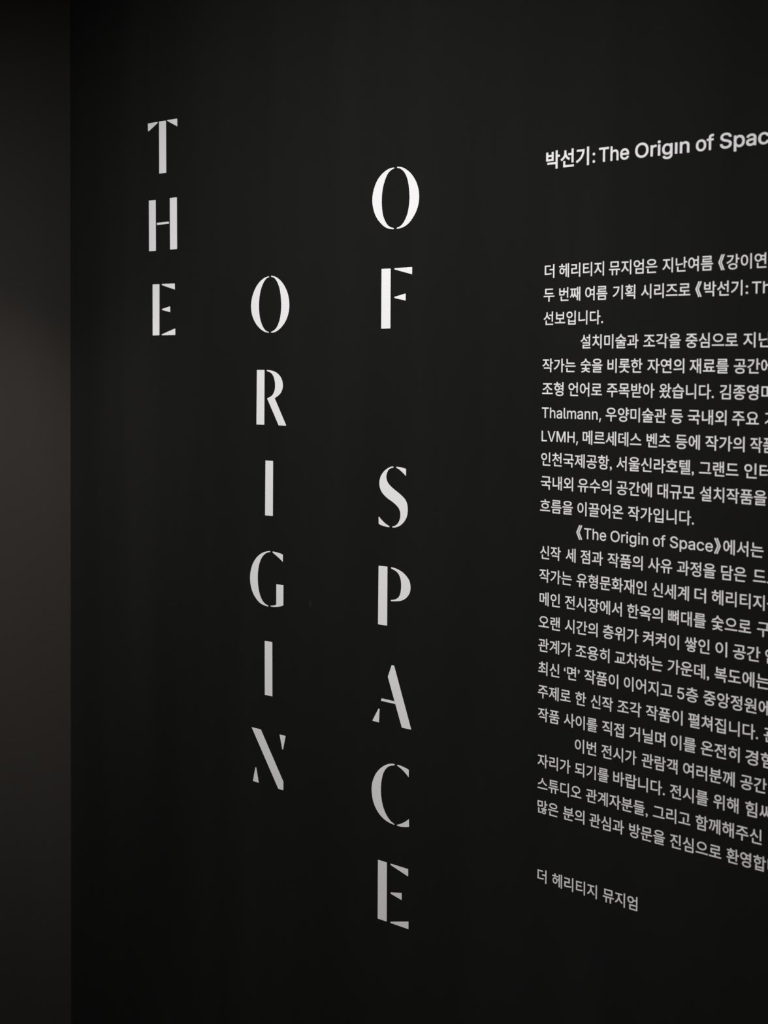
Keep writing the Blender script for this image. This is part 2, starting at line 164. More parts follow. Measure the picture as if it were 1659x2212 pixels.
# Latin letters in two weights: advance and outline loops (x, y, x, y, ...) in thousandths
LATIN = {
    'text': {
        'T': (449, [[193,-4,190,-2,189,2,189,446,188,448,186,448,34,448,30,448,29,450,28,454,28,506,28,510,30,512,34,513,414,513,418,512,420,510,421,506,421,454,420,450,418,448,414,448,264,448,261,447,261,0,259,-3,256,-4]]),
        'h': (410, [[53,-4,50,-2,49,2,49,508,50,511,54,513,112,513,116,511,118,507,118,336,118,332,120,333,132,349,141,358,152,366,168,375,186,382,198,385,220,388,234,388,252,386,271,382,291,375,304,368,316,359,328,347,339,332,346,320,352,304,357,286,359,270,361,250,361,1,359,-3,355,-4,298,-4,294,-3,292,-2,292,2,292,241,291,254,288,269,282,284,276,294,267,304,257,312,244,319,232,323,216,325,204,325,190,323,175,319,163,314,152,307,140,296,133,286,128,278,122,262,119,250,118,234,118,2,117,-2,116,-3,112,-4]]),
        'e': (404, [[202,-12,180,-10,164,-7,144,-2,131,4,114,13,100,22,90,32,74,48,64,62,56,76,45,98,39,117,35,131,32,152,30,176,30,197,31,213,33,234,39,258,44,273,51,290,60,308,71,324,80,334,92,347,105,357,123,368,140,376,156,382,172,385,196,388,214,388,234,386,253,382,266,378,286,369,302,359,317,348,326,340,338,326,347,312,356,294,361,282,367,262,371,242,374,221,375,204,375,170,373,166,368,165,104,165,101,164,100,161,102,148,106,126,113,108,119,97,131,82,144,70,158,61,174,55,186,52,198,50,219,50,240,52,258,58,266,62,271,66,280,74,292,87,297,96,302,106,306,108,320,106,363,95,366,94,368,92,368,90,368,88,361,71,356,60,349,50,341,40,334,32,322,22,310,13,299,7,284,0,272,-4,258,-8,244,-10,230,-12],[101,225,302,225,304,225,304,227,300,249,297,261,293,271,283,288,278,294,270,303,262,309,255,314,246,318,239,321,228,324,218,325,199,326,178,323,163,318,155,314,144,307,131,295,124,288,118,278,109,262,106,252,103,242,101,229,101,226]]),
        'O': (533, [[256,-11,234,-9,206,-4,183,4,164,12,140,27,123,39,109,52,93,71,81,88,67,111,56,135,48,158,41,188,38,213,36,242,36,266,38,299,42,325,49,351,56,372,68,398,79,418,94,438,107,453,122,468,142,483,163,496,183,505,206,512,228,517,249,519,276,520,300,518,322,514,344,507,368,497,387,486,405,473,416,463,426,454,439,438,454,418,466,398,476,374,484,352,490,328,494,304,496,276,497,242,495,218,491,185,484,158,476,134,468,114,456,94,441,72,425,52,410,39,394,27,370,13,350,4,328,-4,306,-8,276,-11],[258,57,274,57,290,58,309,62,322,66,337,73,352,82,364,92,376,102,389,118,396,129,406,148,412,162,417,180,421,198,424,215,426,242,426,265,425,283,422,304,418,327,412,346,406,360,397,377,389,390,377,404,368,413,352,426,337,435,322,442,309,446,290,450,274,452,259,452,240,450,224,446,212,442,193,434,182,427,170,418,158,406,145,390,135,376,128,362,120,342,115,324,111,305,108,286,107,264,107,243,108,226,111,202,115,184,120,165,128,146,136,130,144,118,154,106,168,92,180,83,193,75,206,68,224,62,240,59]]),
        'r': (259, [[53,-4,50,-2,49,2,49,376,50,380,51,382,55,383,110,383,114,382,115,380,116,377,116,338,116,335,128,350,139,362,154,373,168,380,182,385,200,388,220,389,229,388,242,388,244,387,246,385,247,382,247,324,245,319,242,318,218,321,201,322,187,320,172,316,163,313,158,310,143,299,133,288,126,277,122,267,120,260,118,242,118,0,116,-3,112,-4]]),
        'i': (167, [[53,-4,50,-2,49,2,49,378,50,381,54,383,113,383,116,381,118,376,118,0,116,-3,112,-4],[79,439,71,440,62,444,54,449,46,457,41,464,39,470,37,480,37,486,39,495,42,504,48,512,54,518,62,523,70,526,80,528,87,528,96,526,106,522,113,518,120,511,125,504,128,494,130,486,130,480,128,470,124,461,119,454,113,449,105,444,96,440,87,439]]),
        'ı': (167, [[53,-4,50,-2,49,2,49,378,50,381,54,383,113,383,116,381,118,376,118,0,116,-3,112,-4]]),
        'g': (425, [[196,-155,170,-153,146,-148,123,-140,102,-130,86,-119,78,-112,66,-100,57,-88,51,-79,47,-71,48,-68,50,-65,84,-46,98,-38,101,-38,104,-40,118,-57,132,-71,147,-81,156,-85,164,-88,175,-91,186,-92,198,-93,214,-93,228,-92,240,-90,253,-87,261,-84,276,-75,283,-69,289,-63,295,-56,298,-50,302,-40,305,-28,307,-13,306,59,306,60,305,59,291,40,284,32,274,24,265,18,248,9,238,6,228,3,212,1,203,1,179,1,160,4,146,7,136,11,120,18,104,28,91,36,82,45,72,56,58,76,50,91,45,102,40,118,35,134,33,148,31,164,30,180,30,201,31,217,33,234,36,252,40,266,48,287,56,303,68,322,80,338,93,352,108,363,125,372,140,378,152,382,166,385,188,388,214,387,228,385,238,383,248,380,257,375,269,368,279,360,286,354,294,345,308,327,309,330,309,377,310,381,315,383,370,383,372,382,375,380,376,376,376,-17,373,-42,368,-62,364,-73,359,-83,353,-93,345,-102,336,-112,328,-119,310,-132,298,-137,287,-142,274,-146,258,-150,240,-153,226,-155],[197,63,211,63,222,64,242,68,249,71,260,77,271,85,278,92,284,100,292,112,299,130,303,142,305,156,308,183,307,211,306,225,303,242,300,252,294,268,290,276,283,287,276,295,269,303,258,311,250,316,240,320,234,322,222,325,210,326,198,326,188,325,176,323,166,319,158,315,147,309,134,296,127,288,121,278,116,270,109,253,105,241,103,230,101,216,100,202,100,174,102,161,105,146,109,132,115,118,124,102,136,88,144,81,156,74,164,70,175,66,188,64]]),
        'n': (410, [[53,-4,50,-2,49,2,49,376,50,381,52,382,55,383,110,383,114,382,115,380,116,377,116,332,116,329,132,349,141,358,150,365,160,372,173,378,187,382,198,385,220,388,234,388,252,386,268,383,282,379,292,374,303,368,314,360,326,349,334,340,341,329,346,319,352,304,356,290,358,277,360,265,361,248,361,2,360,-2,358,-4,355,-4,298,-4,294,-4,292,-2,292,2,292,241,291,254,288,269,282,284,276,294,267,304,257,312,244,319,232,323,216,325,205,325,190,323,175,319,163,314,152,307,140,296,133,286,128,278,122,262,119,250,118,234,118,2,117,-2,116,-3,112,-4]]),
        'o': (415, [[197,-12,178,-10,158,-6,142,-1,126,6,112,14,95,27,84,38,72,52,62,66,53,81,46,97,39,116,35,132,32,152,30,177,30,197,31,218,34,239,38,256,43,272,49,286,59,306,69,320,80,334,96,349,110,360,126,370,142,377,158,382,178,386,198,388,215,388,233,386,255,382,274,376,288,370,302,363,314,354,325,344,340,328,351,314,357,302,369,278,375,260,380,240,383,218,385,197,385,177,384,161,381,141,377,122,370,100,359,76,350,62,341,48,330,36,314,22,302,13,288,5,274,-1,256,-6,240,-10,215,-12],[199,50,213,50,224,51,234,53,245,56,253,60,264,66,274,74,281,82,288,90,294,99,300,110,304,120,308,134,312,150,314,164,315,178,314,204,312,222,309,237,305,250,301,262,296,273,289,284,282,294,274,301,264,310,254,316,244,320,234,323,224,325,213,326,201,326,190,325,176,322,167,319,161,316,151,310,142,303,134,294,125,284,120,275,116,268,110,254,107,242,103,228,101,210,100,196,100,170,102,156,105,138,109,124,113,114,116,107,124,95,133,82,142,73,157,62,163,59,176,54,187,51]]),
        'f': (254, [[81,-4,78,-2,77,2,77,322,74,323,8,323,4,324,2,326,2,328,2,379,4,382,8,383,74,383,76,384,77,438,79,456,83,470,90,484,99,496,110,507,123,517,134,522,148,528,160,531,174,533,182,534,205,533,220,531,236,527,245,524,246,522,246,520,235,482,229,466,226,464,218,467,200,470,184,469,170,466,162,462,155,455,150,446,147,434,146,424,146,384,148,383,226,383,230,382,231,380,232,377,232,330,230,325,226,323,148,323,147,322,146,322,145,0,144,-3,140,-4]]),
        'S': (447, [[212,-13,192,-12,174,-9,158,-6,141,-1,123,7,110,13,99,20,86,30,73,42,65,51,53,69,48,80,44,88,39,104,36,116,34,136,36,139,40,141,102,141,105,140,106,139,107,137,111,117,117,102,126,90,135,81,150,70,164,63,184,57,208,53,231,53,245,54,266,57,284,63,292,67,302,73,314,82,322,89,334,106,338,114,341,126,342,136,342,144,341,152,338,160,335,168,328,177,320,185,312,191,302,198,288,204,258,214,183,235,164,241,142,250,118,261,101,272,90,280,73,297,64,309,59,318,54,331,51,340,48,359,48,378,49,394,53,410,59,428,69,446,79,460,89,470,100,480,116,491,130,499,150,507,168,513,187,517,208,519,236,520,251,519,270,516,288,512,304,507,316,502,333,493,346,485,356,477,369,464,380,452,386,442,393,429,398,415,402,402,405,380,404,376,402,374,398,374,339,374,336,374,333,377,329,396,324,408,315,420,308,427,298,434,280,444,268,449,259,451,248,453,232,455,210,454,198,453,182,449,164,442,149,433,142,428,135,420,129,412,125,404,122,397,120,388,119,380,119,370,120,359,123,350,127,344,132,338,144,327,156,318,168,312,186,305,210,297,233,292,277,279,312,268,336,256,362,240,373,230,383,220,393,207,401,194,406,179,410,166,412,147,412,132,410,116,407,100,402,85,396,72,385,56,378,46,368,35,356,25,341,16,324,7,309,1,287,-6,270,-10,250,-12,234,-13]]),
        'p': (424, [[53,-147,50,-145,49,-140,49,376,49,380,51,382,55,383,110,383,114,381,116,377,116,328,116,325,118,326,134,349,146,360,155,367,168,376,179,381,189,384,206,387,218,388,244,387,260,385,273,382,288,377,300,372,316,364,328,355,338,345,352,329,362,316,373,294,379,279,385,260,390,239,393,216,394,198,393,168,390,141,387,125,380,100,373,82,362,61,352,47,338,31,323,18,307,8,289,-1,274,-6,253,-11,236,-12,214,-12,196,-9,178,-3,160,7,146,16,135,28,121,48,118,50,118,46,118,-140,117,-144,116,-146,112,-147],[212,51,226,51,236,52,248,54,256,57,264,60,273,66,282,74,292,83,300,94,306,104,314,122,317,132,320,147,323,165,324,180,323,207,322,222,319,236,315,250,311,264,306,274,300,284,291,295,284,302,274,311,266,315,260,319,249,322,237,325,226,326,214,326,203,325,184,320,174,316,166,311,157,304,148,294,142,286,134,274,130,266,125,252,122,240,119,226,117,198,117,170,119,152,122,138,125,125,130,112,133,105,140,94,148,82,158,73,173,62,181,58,191,54,203,52]]),
        'a': (389, [[152,-13,136,-12,120,-9,108,-5,93,1,76,10,69,15,56,27,49,36,40,49,35,60,30,72,27,90,26,102,26,120,29,136,34,152,38,160,44,170,50,177,58,185,68,191,79,198,98,207,118,213,143,219,172,223,240,231,253,234,262,238,266,240,269,244,271,248,272,252,272,262,271,272,269,282,266,290,261,300,256,306,250,311,240,317,232,321,226,323,213,326,202,327,188,327,168,324,157,321,140,313,126,304,119,296,109,283,103,272,100,270,41,287,38,289,37,292,41,302,47,314,55,326,64,338,72,345,84,355,96,363,110,370,122,375,141,381,158,385,177,387,186,388,212,387,228,385,244,382,265,375,278,369,292,360,302,352,314,340,323,326,331,310,336,296,339,278,341,259,341,0,339,-3,335,-4,279,-4,275,-3,274,-2,273,1,273,40,272,43,261,29,250,18,238,8,222,0,204,-7,186,-11,167,-13],[162,49,176,49,188,50,200,52,212,55,224,61,232,66,242,74,251,83,258,92,263,101,267,110,270,122,272,134,271,181,270,181,262,178,247,175,221,170,170,163,144,158,134,155,122,149,113,143,106,137,102,131,99,124,97,117,96,109,96,100,97,92,99,84,102,77,109,70,113,66,122,60,128,57,145,51]]),
        'c': (396, [[197,-12,178,-10,158,-6,142,-1,126,6,112,14,95,27,84,38,72,52,62,66,53,81,46,97,39,116,35,132,32,152,30,177,30,197,31,218,34,239,38,256,43,272,49,286,59,306,69,320,81,334,96,349,110,360,126,370,142,377,158,382,178,386,198,388,216,388,230,387,244,385,256,382,266,379,278,374,292,368,303,362,314,354,320,349,333,336,348,317,359,297,365,279,365,276,364,274,360,272,302,258,301,259,299,260,295,272,290,282,282,293,276,301,262,312,254,316,246,319,235,323,219,325,212,326,194,325,184,324,170,320,162,316,152,310,143,303,134,294,125,284,120,275,116,268,111,255,107,243,103,228,101,210,100,196,100,178,101,164,103,150,106,134,111,120,116,107,124,95,133,82,143,72,152,65,162,59,174,54,187,51,202,50,219,50,236,53,254,60,266,67,276,76,288,90,295,103,300,118,303,120,306,120,362,106,365,104,366,101,363,89,357,76,346,56,333,40,321,28,307,17,294,9,282,3,272,-2,258,-6,247,-9,230,-11,216,-12]]),
        'L': (393, [[60,-4,57,-2,56,2,56,508,57,511,61,513,124,513,127,511,129,506,129,62,130,61,132,61,360,61,363,59,365,56,365,1,363,-3,358,-4]]),
        'V': (480, [[204,-4,200,-2,198,3,15,499,12,508,13,510,14,512,18,513,81,513,85,512,87,510,199,196,216,146,240,70,241,68,243,72,263,140,278,184,391,510,393,512,396,513,460,513,464,512,466,511,466,509,465,503,281,-2,280,-3,276,-4]]),
        'M': (628, [[60,-4,57,-2,56,2,56,506,57,511,59,512,62,513,149,513,152,512,155,510,284,179,300,132,313,89,314,87,316,88,318,96,331,138,348,188,472,510,474,512,478,513,566,513,570,511,571,509,572,506,572,2,570,-2,566,-4,506,-4,502,-3,500,0,500,328,501,344,501,380,502,400,501,405,497,396,480,346,460,290,345,-2,344,-3,340,-4,288,-4,283,-3,281,2,166,290,146,346,126,404,124,407,124,403,125,384,125,346,126,329,126,0,124,-3,120,-4]]),
        'H': (517, [[60,-4,57,-2,56,2,56,506,57,511,58,512,62,513,122,513,126,512,128,510,129,506,129,296,130,293,384,293,387,293,388,296,388,506,388,510,390,512,394,513,454,513,459,512,460,509,461,506,461,2,460,-2,458,-4,455,-4,394,-4,390,-3,388,0,388,224,387,227,132,228,130,227,129,225,128,0,127,-3,123,-4]]),
        'l': (189, [[130,-6,116,-5,103,-2,93,2,87,5,76,12,68,20,61,31,55,44,50,62,49,78,49,506,50,511,54,513,112,513,116,511,118,508,118,92,119,78,121,68,123,64,126,60,130,58,142,56,154,56,168,58,170,57,172,56,174,52,184,4,184,1,182,-1,169,-4,152,-6]]),
        'm': (610, [[53,-4,50,-2,49,2,49,376,49,380,51,382,53,383,56,383,110,383,114,382,115,380,116,377,116,334,116,331,130,350,144,363,158,373,171,380,184,384,199,388,213,390,232,389,245,387,264,381,276,375,282,370,290,363,300,352,309,340,318,322,319,323,327,336,335,346,348,359,362,369,379,378,388,382,408,387,422,389,443,390,458,388,472,385,490,379,503,373,516,363,529,352,537,341,543,332,547,324,553,307,558,290,561,264,561,2,560,-1,559,-3,554,-4,498,-4,494,-4,492,-2,492,2,492,259,489,278,487,287,482,297,476,304,471,309,467,312,456,319,445,322,434,325,422,326,412,326,396,324,384,320,373,314,362,306,354,297,347,286,342,273,340,262,339,251,339,2,338,-2,336,-4,332,-4,276,-4,272,-3,270,0,270,2,270,264,268,279,263,290,259,298,252,307,240,315,232,320,220,324,204,326,194,326,181,324,170,321,157,315,145,307,138,300,129,288,124,276,120,264,118,244,118,2,117,-2,116,-3,112,-4]]),
        ',': (188, [[38,-121,36,-120,36,-118,66,71,67,72,69,73,138,72,139,71,139,69,86,-120,84,-121,82,-121]]),
        '.': (188, [[89,-6,80,-4,70,0,65,4,55,14,51,22,49,29,48,37,48,50,50,58,54,66,60,73,68,80,76,85,86,88,92,89,104,88,114,85,121,81,130,74,136,66,140,58,142,50,143,44,142,32,140,22,137,16,133,11,123,2,114,-3,105,-6,100,-6]]),
        ':': (188, [[89,-6,80,-4,70,0,65,4,55,14,51,22,49,29,48,37,48,50,50,58,54,66,60,73,68,80,76,85,86,88,92,89,104,88,114,85,121,81,130,74,136,66,140,58,142,50,143,44,142,32,140,22,137,16,133,11,123,2,114,-3,105,-6,100,-6],[89,269,80,271,71,275,65,278,57,287,51,296,49,304,48,312,48,326,51,334,54,342,58,347,67,355,75,360,86,363,92,364,104,363,113,361,121,356,127,352,135,344,140,335,142,326,143,320,142,307,140,298,136,291,133,286,123,277,114,272,105,269,100,269]]),
        '5': (453, [[211,-11,194,-10,178,-7,164,-3,152,1,140,6,124,15,110,24,100,33,90,44,81,56,73,68,68,79,61,96,59,106,56,127,57,132,58,133,62,134,120,134,122,133,125,131,130,110,138,95,146,85,153,78,168,66,175,63,184,59,195,56,208,54,227,54,238,55,248,57,265,62,274,67,284,74,297,86,306,97,311,106,315,116,319,126,322,138,323,149,324,168,322,183,320,194,316,206,311,218,304,229,294,240,284,251,270,260,257,266,244,270,230,272,212,273,196,271,184,269,169,265,156,260,146,254,130,243,128,242,76,247,68,249,64,251,63,254,63,258,92,508,94,512,98,513,366,512,369,510,370,506,370,453,368,450,366,448,157,448,155,447,154,446,144,364,139,312,139,310,140,310,152,318,164,323,178,329,198,335,221,338,236,338,256,336,280,330,299,323,320,312,333,302,352,283,364,267,373,253,383,232,389,212,393,190,395,170,394,146,391,124,388,110,381,92,375,80,364,61,350,44,339,32,322,19,310,11,289,1,269,-5,250,-9,228,-11]]),
    },
    'heading': {
        'T': (449, [[193,-12,188,-11,184,-8,182,-4,181,2,181,438,180,440,178,440,34,440,26,441,22,446,20,453,20,506,21,514,23,516,26,519,29,520,34,521,414,521,422,519,424,518,427,514,429,506,429,453,427,446,422,441,414,440,272,440,269,439,269,3,268,-2,267,-6,264,-10,260,-11,256,-12]]),
        'h': (410, [[53,-12,48,-11,44,-7,42,-4,41,2,41,508,42,512,43,516,46,519,50,520,55,521,112,521,118,520,122,517,125,513,126,508,126,358,126,356,128,356,140,368,152,376,170,385,184,390,204,394,220,396,234,396,252,394,270,391,284,386,300,379,310,373,324,362,335,350,346,336,353,324,359,308,364,289,367,270,369,250,369,1,368,-4,365,-8,361,-11,356,-12,297,-12,290,-10,285,-6,284,2,284,241,283,254,281,264,277,276,270,288,262,298,253,305,242,312,230,315,216,317,204,317,188,315,176,311,162,304,154,298,146,291,136,276,132,268,129,256,127,246,126,234,126,2,124,-5,123,-8,120,-10,112,-12]]),
        'e': (404, [[202,-20,180,-18,160,-15,142,-9,128,-4,110,6,96,16,86,25,74,36,67,44,57,58,49,72,38,95,31,114,28,128,24,152,22,176,22,197,23,213,26,236,31,260,36,276,43,294,53,312,64,328,72,338,88,354,100,364,118,375,137,384,154,389,172,393,196,396,214,396,234,394,256,389,270,385,290,376,306,366,321,355,333,344,344,330,354,316,363,298,368,285,375,264,379,242,382,221,383,204,383,170,382,164,379,161,375,158,369,157,110,156,109,152,111,142,117,120,123,107,132,93,141,83,157,71,168,65,184,60,205,58,226,58,242,61,256,66,266,72,274,78,285,91,290,100,296,111,300,115,304,116,307,116,314,115,366,103,372,100,375,96,376,90,374,81,369,68,360,52,353,42,343,30,332,20,318,9,304,1,292,-5,285,-8,269,-13,256,-16,235,-19,220,-20],[110,233,292,233,294,233,295,234,291,253,287,264,283,272,273,288,267,295,262,300,250,308,243,311,234,314,218,317,199,318,182,316,167,311,153,303,139,292,128,280,119,264,112,244,110,235]]),
        'O': (533, [[256,-19,234,-17,209,-13,186,-6,162,4,148,12,136,20,119,32,102,48,88,64,74,84,61,106,50,130,41,156,34,185,30,212,28,242,28,266,30,299,35,328,41,354,49,376,56,392,70,418,82,436,100,457,118,475,138,490,159,503,180,512,204,520,228,525,249,527,276,528,300,526,328,520,354,512,374,503,396,490,415,475,434,457,446,442,461,422,473,402,484,377,491,355,497,330,502,304,504,276,505,242,503,213,498,182,492,154,484,130,475,111,463,90,448,67,432,48,414,32,398,20,374,6,354,-4,330,-11,306,-16,276,-19],[258,65,274,65,290,66,306,70,318,74,333,80,347,89,360,99,369,106,378,117,387,130,398,150,404,166,410,183,414,201,417,225,418,242,418,265,417,283,414,304,410,324,404,343,398,358,390,373,382,386,370,400,360,410,348,419,333,428,318,435,306,439,290,442,274,444,259,444,240,442,226,439,214,435,204,430,190,422,177,413,165,402,152,386,142,372,135,358,130,345,124,329,120,310,117,290,115,264,115,243,116,226,118,209,122,186,128,168,135,149,143,134,151,122,162,110,172,100,184,90,197,82,210,76,226,70,240,67]]),
        'r': (259, [[53,-12,48,-11,44,-8,42,-4,41,2,41,376,42,384,47,389,54,391,110,391,115,390,120,387,123,382,124,377,124,361,124,359,138,372,150,380,165,387,178,392,196,396,207,397,242,396,248,394,253,390,255,382,255,324,254,318,252,314,248,311,242,310,212,314,195,313,183,311,170,307,165,305,158,301,146,290,136,278,130,264,127,252,126,242,126,2,124,-6,120,-10,112,-12]]),
        'i': (167, [[53,-12,48,-11,44,-8,42,-4,41,2,41,378,42,382,43,386,46,389,50,390,56,391,113,391,119,389,123,386,125,382,126,377,126,0,125,-4,123,-7,120,-10,116,-12,111,-12],[79,431,68,433,58,437,50,442,39,453,34,460,31,468,29,479,29,486,31,498,35,508,41,516,50,525,59,530,68,533,80,536,87,536,99,534,111,529,117,524,126,516,132,508,136,497,138,486,138,480,135,468,131,457,126,450,117,442,108,436,99,433,87,431]]),
        'ı': (167, [[53,-12,48,-11,44,-8,42,-4,41,2,41,378,42,382,43,386,46,389,50,390,56,391,113,391,119,389,123,386,125,382,126,377,126,0,125,-4,123,-7,120,-10,116,-12,111,-12]]),
        'g': (425, [[196,-163,182,-162,166,-160,148,-157,136,-154,116,-146,104,-140,93,-134,82,-126,74,-119,64,-109,54,-98,47,-88,40,-74,39,-69,40,-64,46,-58,72,-43,95,-31,101,-30,105,-30,108,-33,125,-53,136,-64,151,-74,159,-78,167,-80,186,-84,198,-85,214,-85,236,-83,246,-80,256,-77,269,-70,280,-62,288,-52,293,-42,297,-30,299,-14,298,34,298,35,296,34,287,24,277,17,265,9,250,2,240,-2,231,-4,217,-6,204,-7,187,-7,166,-5,149,-2,134,3,120,9,105,17,96,23,83,33,75,41,65,52,56,63,49,75,42,88,37,100,32,115,28,131,25,148,23,164,22,180,22,201,23,217,25,234,29,255,33,270,40,290,49,307,61,326,73,342,89,358,104,370,122,380,137,386,149,390,162,393,188,396,214,395,234,392,251,387,270,376,283,367,293,358,298,351,300,351,301,352,301,376,301,381,303,386,308,389,315,391,370,391,376,390,378,388,382,384,383,381,384,376,384,-17,383,-31,381,-44,376,-64,371,-76,366,-87,360,-97,352,-106,340,-119,332,-126,314,-138,302,-145,290,-149,277,-154,261,-158,240,-161,226,-163],[197,71,218,71,228,73,238,75,246,78,254,83,262,88,270,95,277,104,283,112,286,118,291,130,294,140,297,154,299,174,300,202,299,216,297,232,294,244,289,258,285,268,280,278,272,288,265,296,254,304,248,308,238,313,230,315,222,317,210,318,192,317,184,316,172,313,163,309,155,304,147,298,140,292,134,284,128,274,124,267,117,250,113,238,110,226,108,202,108,174,110,161,112,149,117,134,122,122,131,106,137,98,144,92,152,86,160,81,167,77,178,74,188,72]]),
        'n': (410, [[53,-12,48,-11,44,-7,42,-4,41,2,41,376,41,382,43,385,48,389,54,391,110,391,116,390,121,386,123,382,124,377,124,356,124,354,126,354,137,365,145,372,164,382,184,390,208,395,220,396,234,396,248,395,261,393,270,391,285,386,296,382,307,375,322,364,332,353,341,344,348,333,353,322,359,308,363,294,366,277,368,265,369,248,369,2,368,-3,367,-6,362,-11,356,-12,298,-12,290,-10,285,-6,284,2,284,241,283,254,281,264,277,276,270,287,262,298,254,305,242,312,230,315,216,317,204,317,188,315,177,311,166,306,156,300,147,292,138,280,132,268,129,257,127,246,126,234,126,2,124,-5,123,-8,120,-10,112,-12]]),
        'o': (415, [[197,-20,181,-19,162,-15,140,-9,125,-2,110,6,97,15,85,26,69,42,55,62,46,77,38,94,32,112,28,128,24,152,22,177,22,197,23,218,26,236,29,254,36,274,42,290,52,310,62,324,74,338,88,352,100,363,115,373,132,381,152,388,172,393,190,395,215,396,240,393,258,390,276,384,291,378,306,370,318,361,329,351,341,340,347,332,358,318,364,306,376,282,383,263,388,242,391,219,393,197,393,177,392,161,389,138,385,120,377,96,366,72,357,58,348,44,336,32,324,20,307,7,291,-2,277,-8,260,-14,240,-18,215,-20],[199,58,213,58,224,59,234,61,242,63,250,67,259,73,266,78,274,86,281,94,287,103,292,112,296,122,301,137,304,152,307,178,306,204,304,222,302,234,298,248,294,259,289,268,283,278,277,286,270,294,260,303,250,309,242,312,232,315,213,318,201,318,190,317,172,312,165,309,155,303,147,296,140,290,132,280,127,271,124,265,118,252,114,240,111,224,109,210,108,196,108,170,110,156,113,140,117,127,120,117,130,100,140,86,146,80,161,69,170,65,178,61,187,59]]),
        'f': (254, [[81,-12,76,-11,72,-8,70,-4,69,2,69,314,68,314,66,315,8,315,2,316,-2,318,-5,322,-6,328,-6,376,-6,382,-4,385,-1,388,2,390,6,391,66,391,68,392,69,444,72,460,76,473,83,488,92,500,105,514,118,523,130,530,146,535,156,538,174,541,182,542,205,541,223,539,232,537,242,534,249,531,253,526,254,520,253,512,245,486,238,465,236,461,232,458,227,456,224,456,214,460,200,462,184,461,174,459,166,455,162,450,157,442,154,430,154,424,154,394,154,391,226,391,233,389,237,386,239,382,240,377,240,330,239,324,238,320,234,317,230,315,226,315,156,315,154,314,154,2,153,-3,152,-6,148,-10,146,-11,141,-12]]),
        'S': (447, [[212,-21,192,-20,171,-17,155,-13,138,-8,120,-1,106,6,95,13,82,23,66,38,59,46,51,58,41,76,37,86,32,100,29,113,26,136,27,140,29,144,33,147,38,149,102,149,108,148,112,145,115,141,119,120,125,106,131,96,139,88,154,77,167,71,188,64,208,61,231,61,245,62,264,65,280,70,288,74,298,80,310,89,317,96,327,110,330,118,333,126,334,135,333,148,331,156,328,164,321,173,316,178,308,184,298,191,286,196,256,206,180,227,160,234,142,240,127,247,105,259,92,268,82,276,70,289,64,295,57,305,51,316,46,329,43,342,40,364,40,378,42,396,46,414,52,430,62,450,72,464,85,478,102,492,116,500,134,509,155,517,176,523,194,526,218,528,236,528,256,526,273,524,290,520,308,514,320,509,340,499,352,490,365,480,376,468,387,456,393,445,400,432,406,417,410,400,413,380,412,375,411,372,406,368,400,366,339,366,332,367,329,369,326,373,322,392,317,404,308,416,302,422,296,427,278,436,264,442,251,445,240,446,217,447,205,446,194,444,174,438,167,435,158,429,145,420,139,412,133,402,130,394,128,388,127,380,127,370,128,362,131,354,136,345,148,334,160,325,170,320,189,313,214,305,236,299,280,287,315,275,340,263,366,248,377,238,390,224,400,211,408,198,414,182,417,168,420,147,420,132,418,116,414,96,409,82,403,68,392,52,385,42,372,28,360,18,345,9,326,-1,312,-7,290,-14,270,-18,250,-20,234,-21]]),
        'p': (424, [[53,-155,48,-154,44,-150,42,-146,41,-141,41,376,42,384,47,389,54,391,110,391,116,390,121,386,123,382,124,376,124,352,124,350,142,367,151,374,163,382,170,386,180,390,198,394,220,396,236,396,253,394,263,393,280,389,292,385,303,380,320,371,332,362,344,350,359,333,369,320,381,298,387,282,392,264,397,242,401,216,402,198,401,168,398,141,395,122,388,97,381,79,369,57,359,44,344,27,332,15,318,5,300,-5,286,-11,267,-16,244,-20,222,-20,205,-19,188,-15,175,-11,155,0,142,10,126,25,126,22,126,-141,125,-148,123,-150,120,-153,117,-154,112,-155],[212,59,226,59,236,60,246,62,254,64,260,67,268,73,278,80,285,87,293,98,297,105,306,124,309,135,313,150,315,165,316,180,315,207,314,222,312,233,305,256,299,269,293,279,287,288,280,295,270,304,262,308,256,311,246,315,237,317,226,318,214,318,203,317,187,313,178,309,171,304,162,297,155,290,148,282,141,270,133,250,127,226,125,198,125,170,127,155,129,141,135,120,140,109,144,102,156,86,162,79,173,71,182,66,190,63,200,60]]),
        'a': (389, [[152,-21,136,-20,118,-16,106,-13,90,-7,72,3,62,10,49,23,42,32,33,45,27,57,23,70,19,90,18,102,18,120,21,137,25,150,29,161,34,169,43,180,50,188,58,194,66,200,82,209,92,213,115,221,140,226,172,231,240,239,250,242,258,245,263,248,264,254,264,262,263,272,259,286,254,296,249,301,236,310,224,315,213,318,202,319,188,319,172,317,160,314,144,306,133,299,126,292,116,280,110,268,106,264,102,262,96,262,37,280,34,282,30,286,29,289,29,294,34,305,40,318,48,330,57,342,68,352,80,362,92,370,107,378,120,383,142,390,164,394,177,395,186,396,212,395,230,393,248,389,268,383,282,376,296,367,306,359,316,350,327,336,336,318,343,300,347,281,349,259,349,2,348,-3,346,-7,343,-10,340,-11,336,-12,279,-12,274,-12,270,-9,267,-7,266,-4,265,2,265,18,264,20,264,20,254,10,242,1,226,-8,214,-12,198,-17,180,-20,167,-21],[162,57,176,57,188,58,198,60,208,63,220,68,227,72,238,80,244,87,250,96,256,104,259,113,263,124,264,134,264,168,263,170,262,170,224,162,206,159,170,155,151,151,133,146,122,140,113,133,109,128,107,123,104,114,104,109,104,94,106,88,110,81,117,73,125,67,130,64,148,59]]),
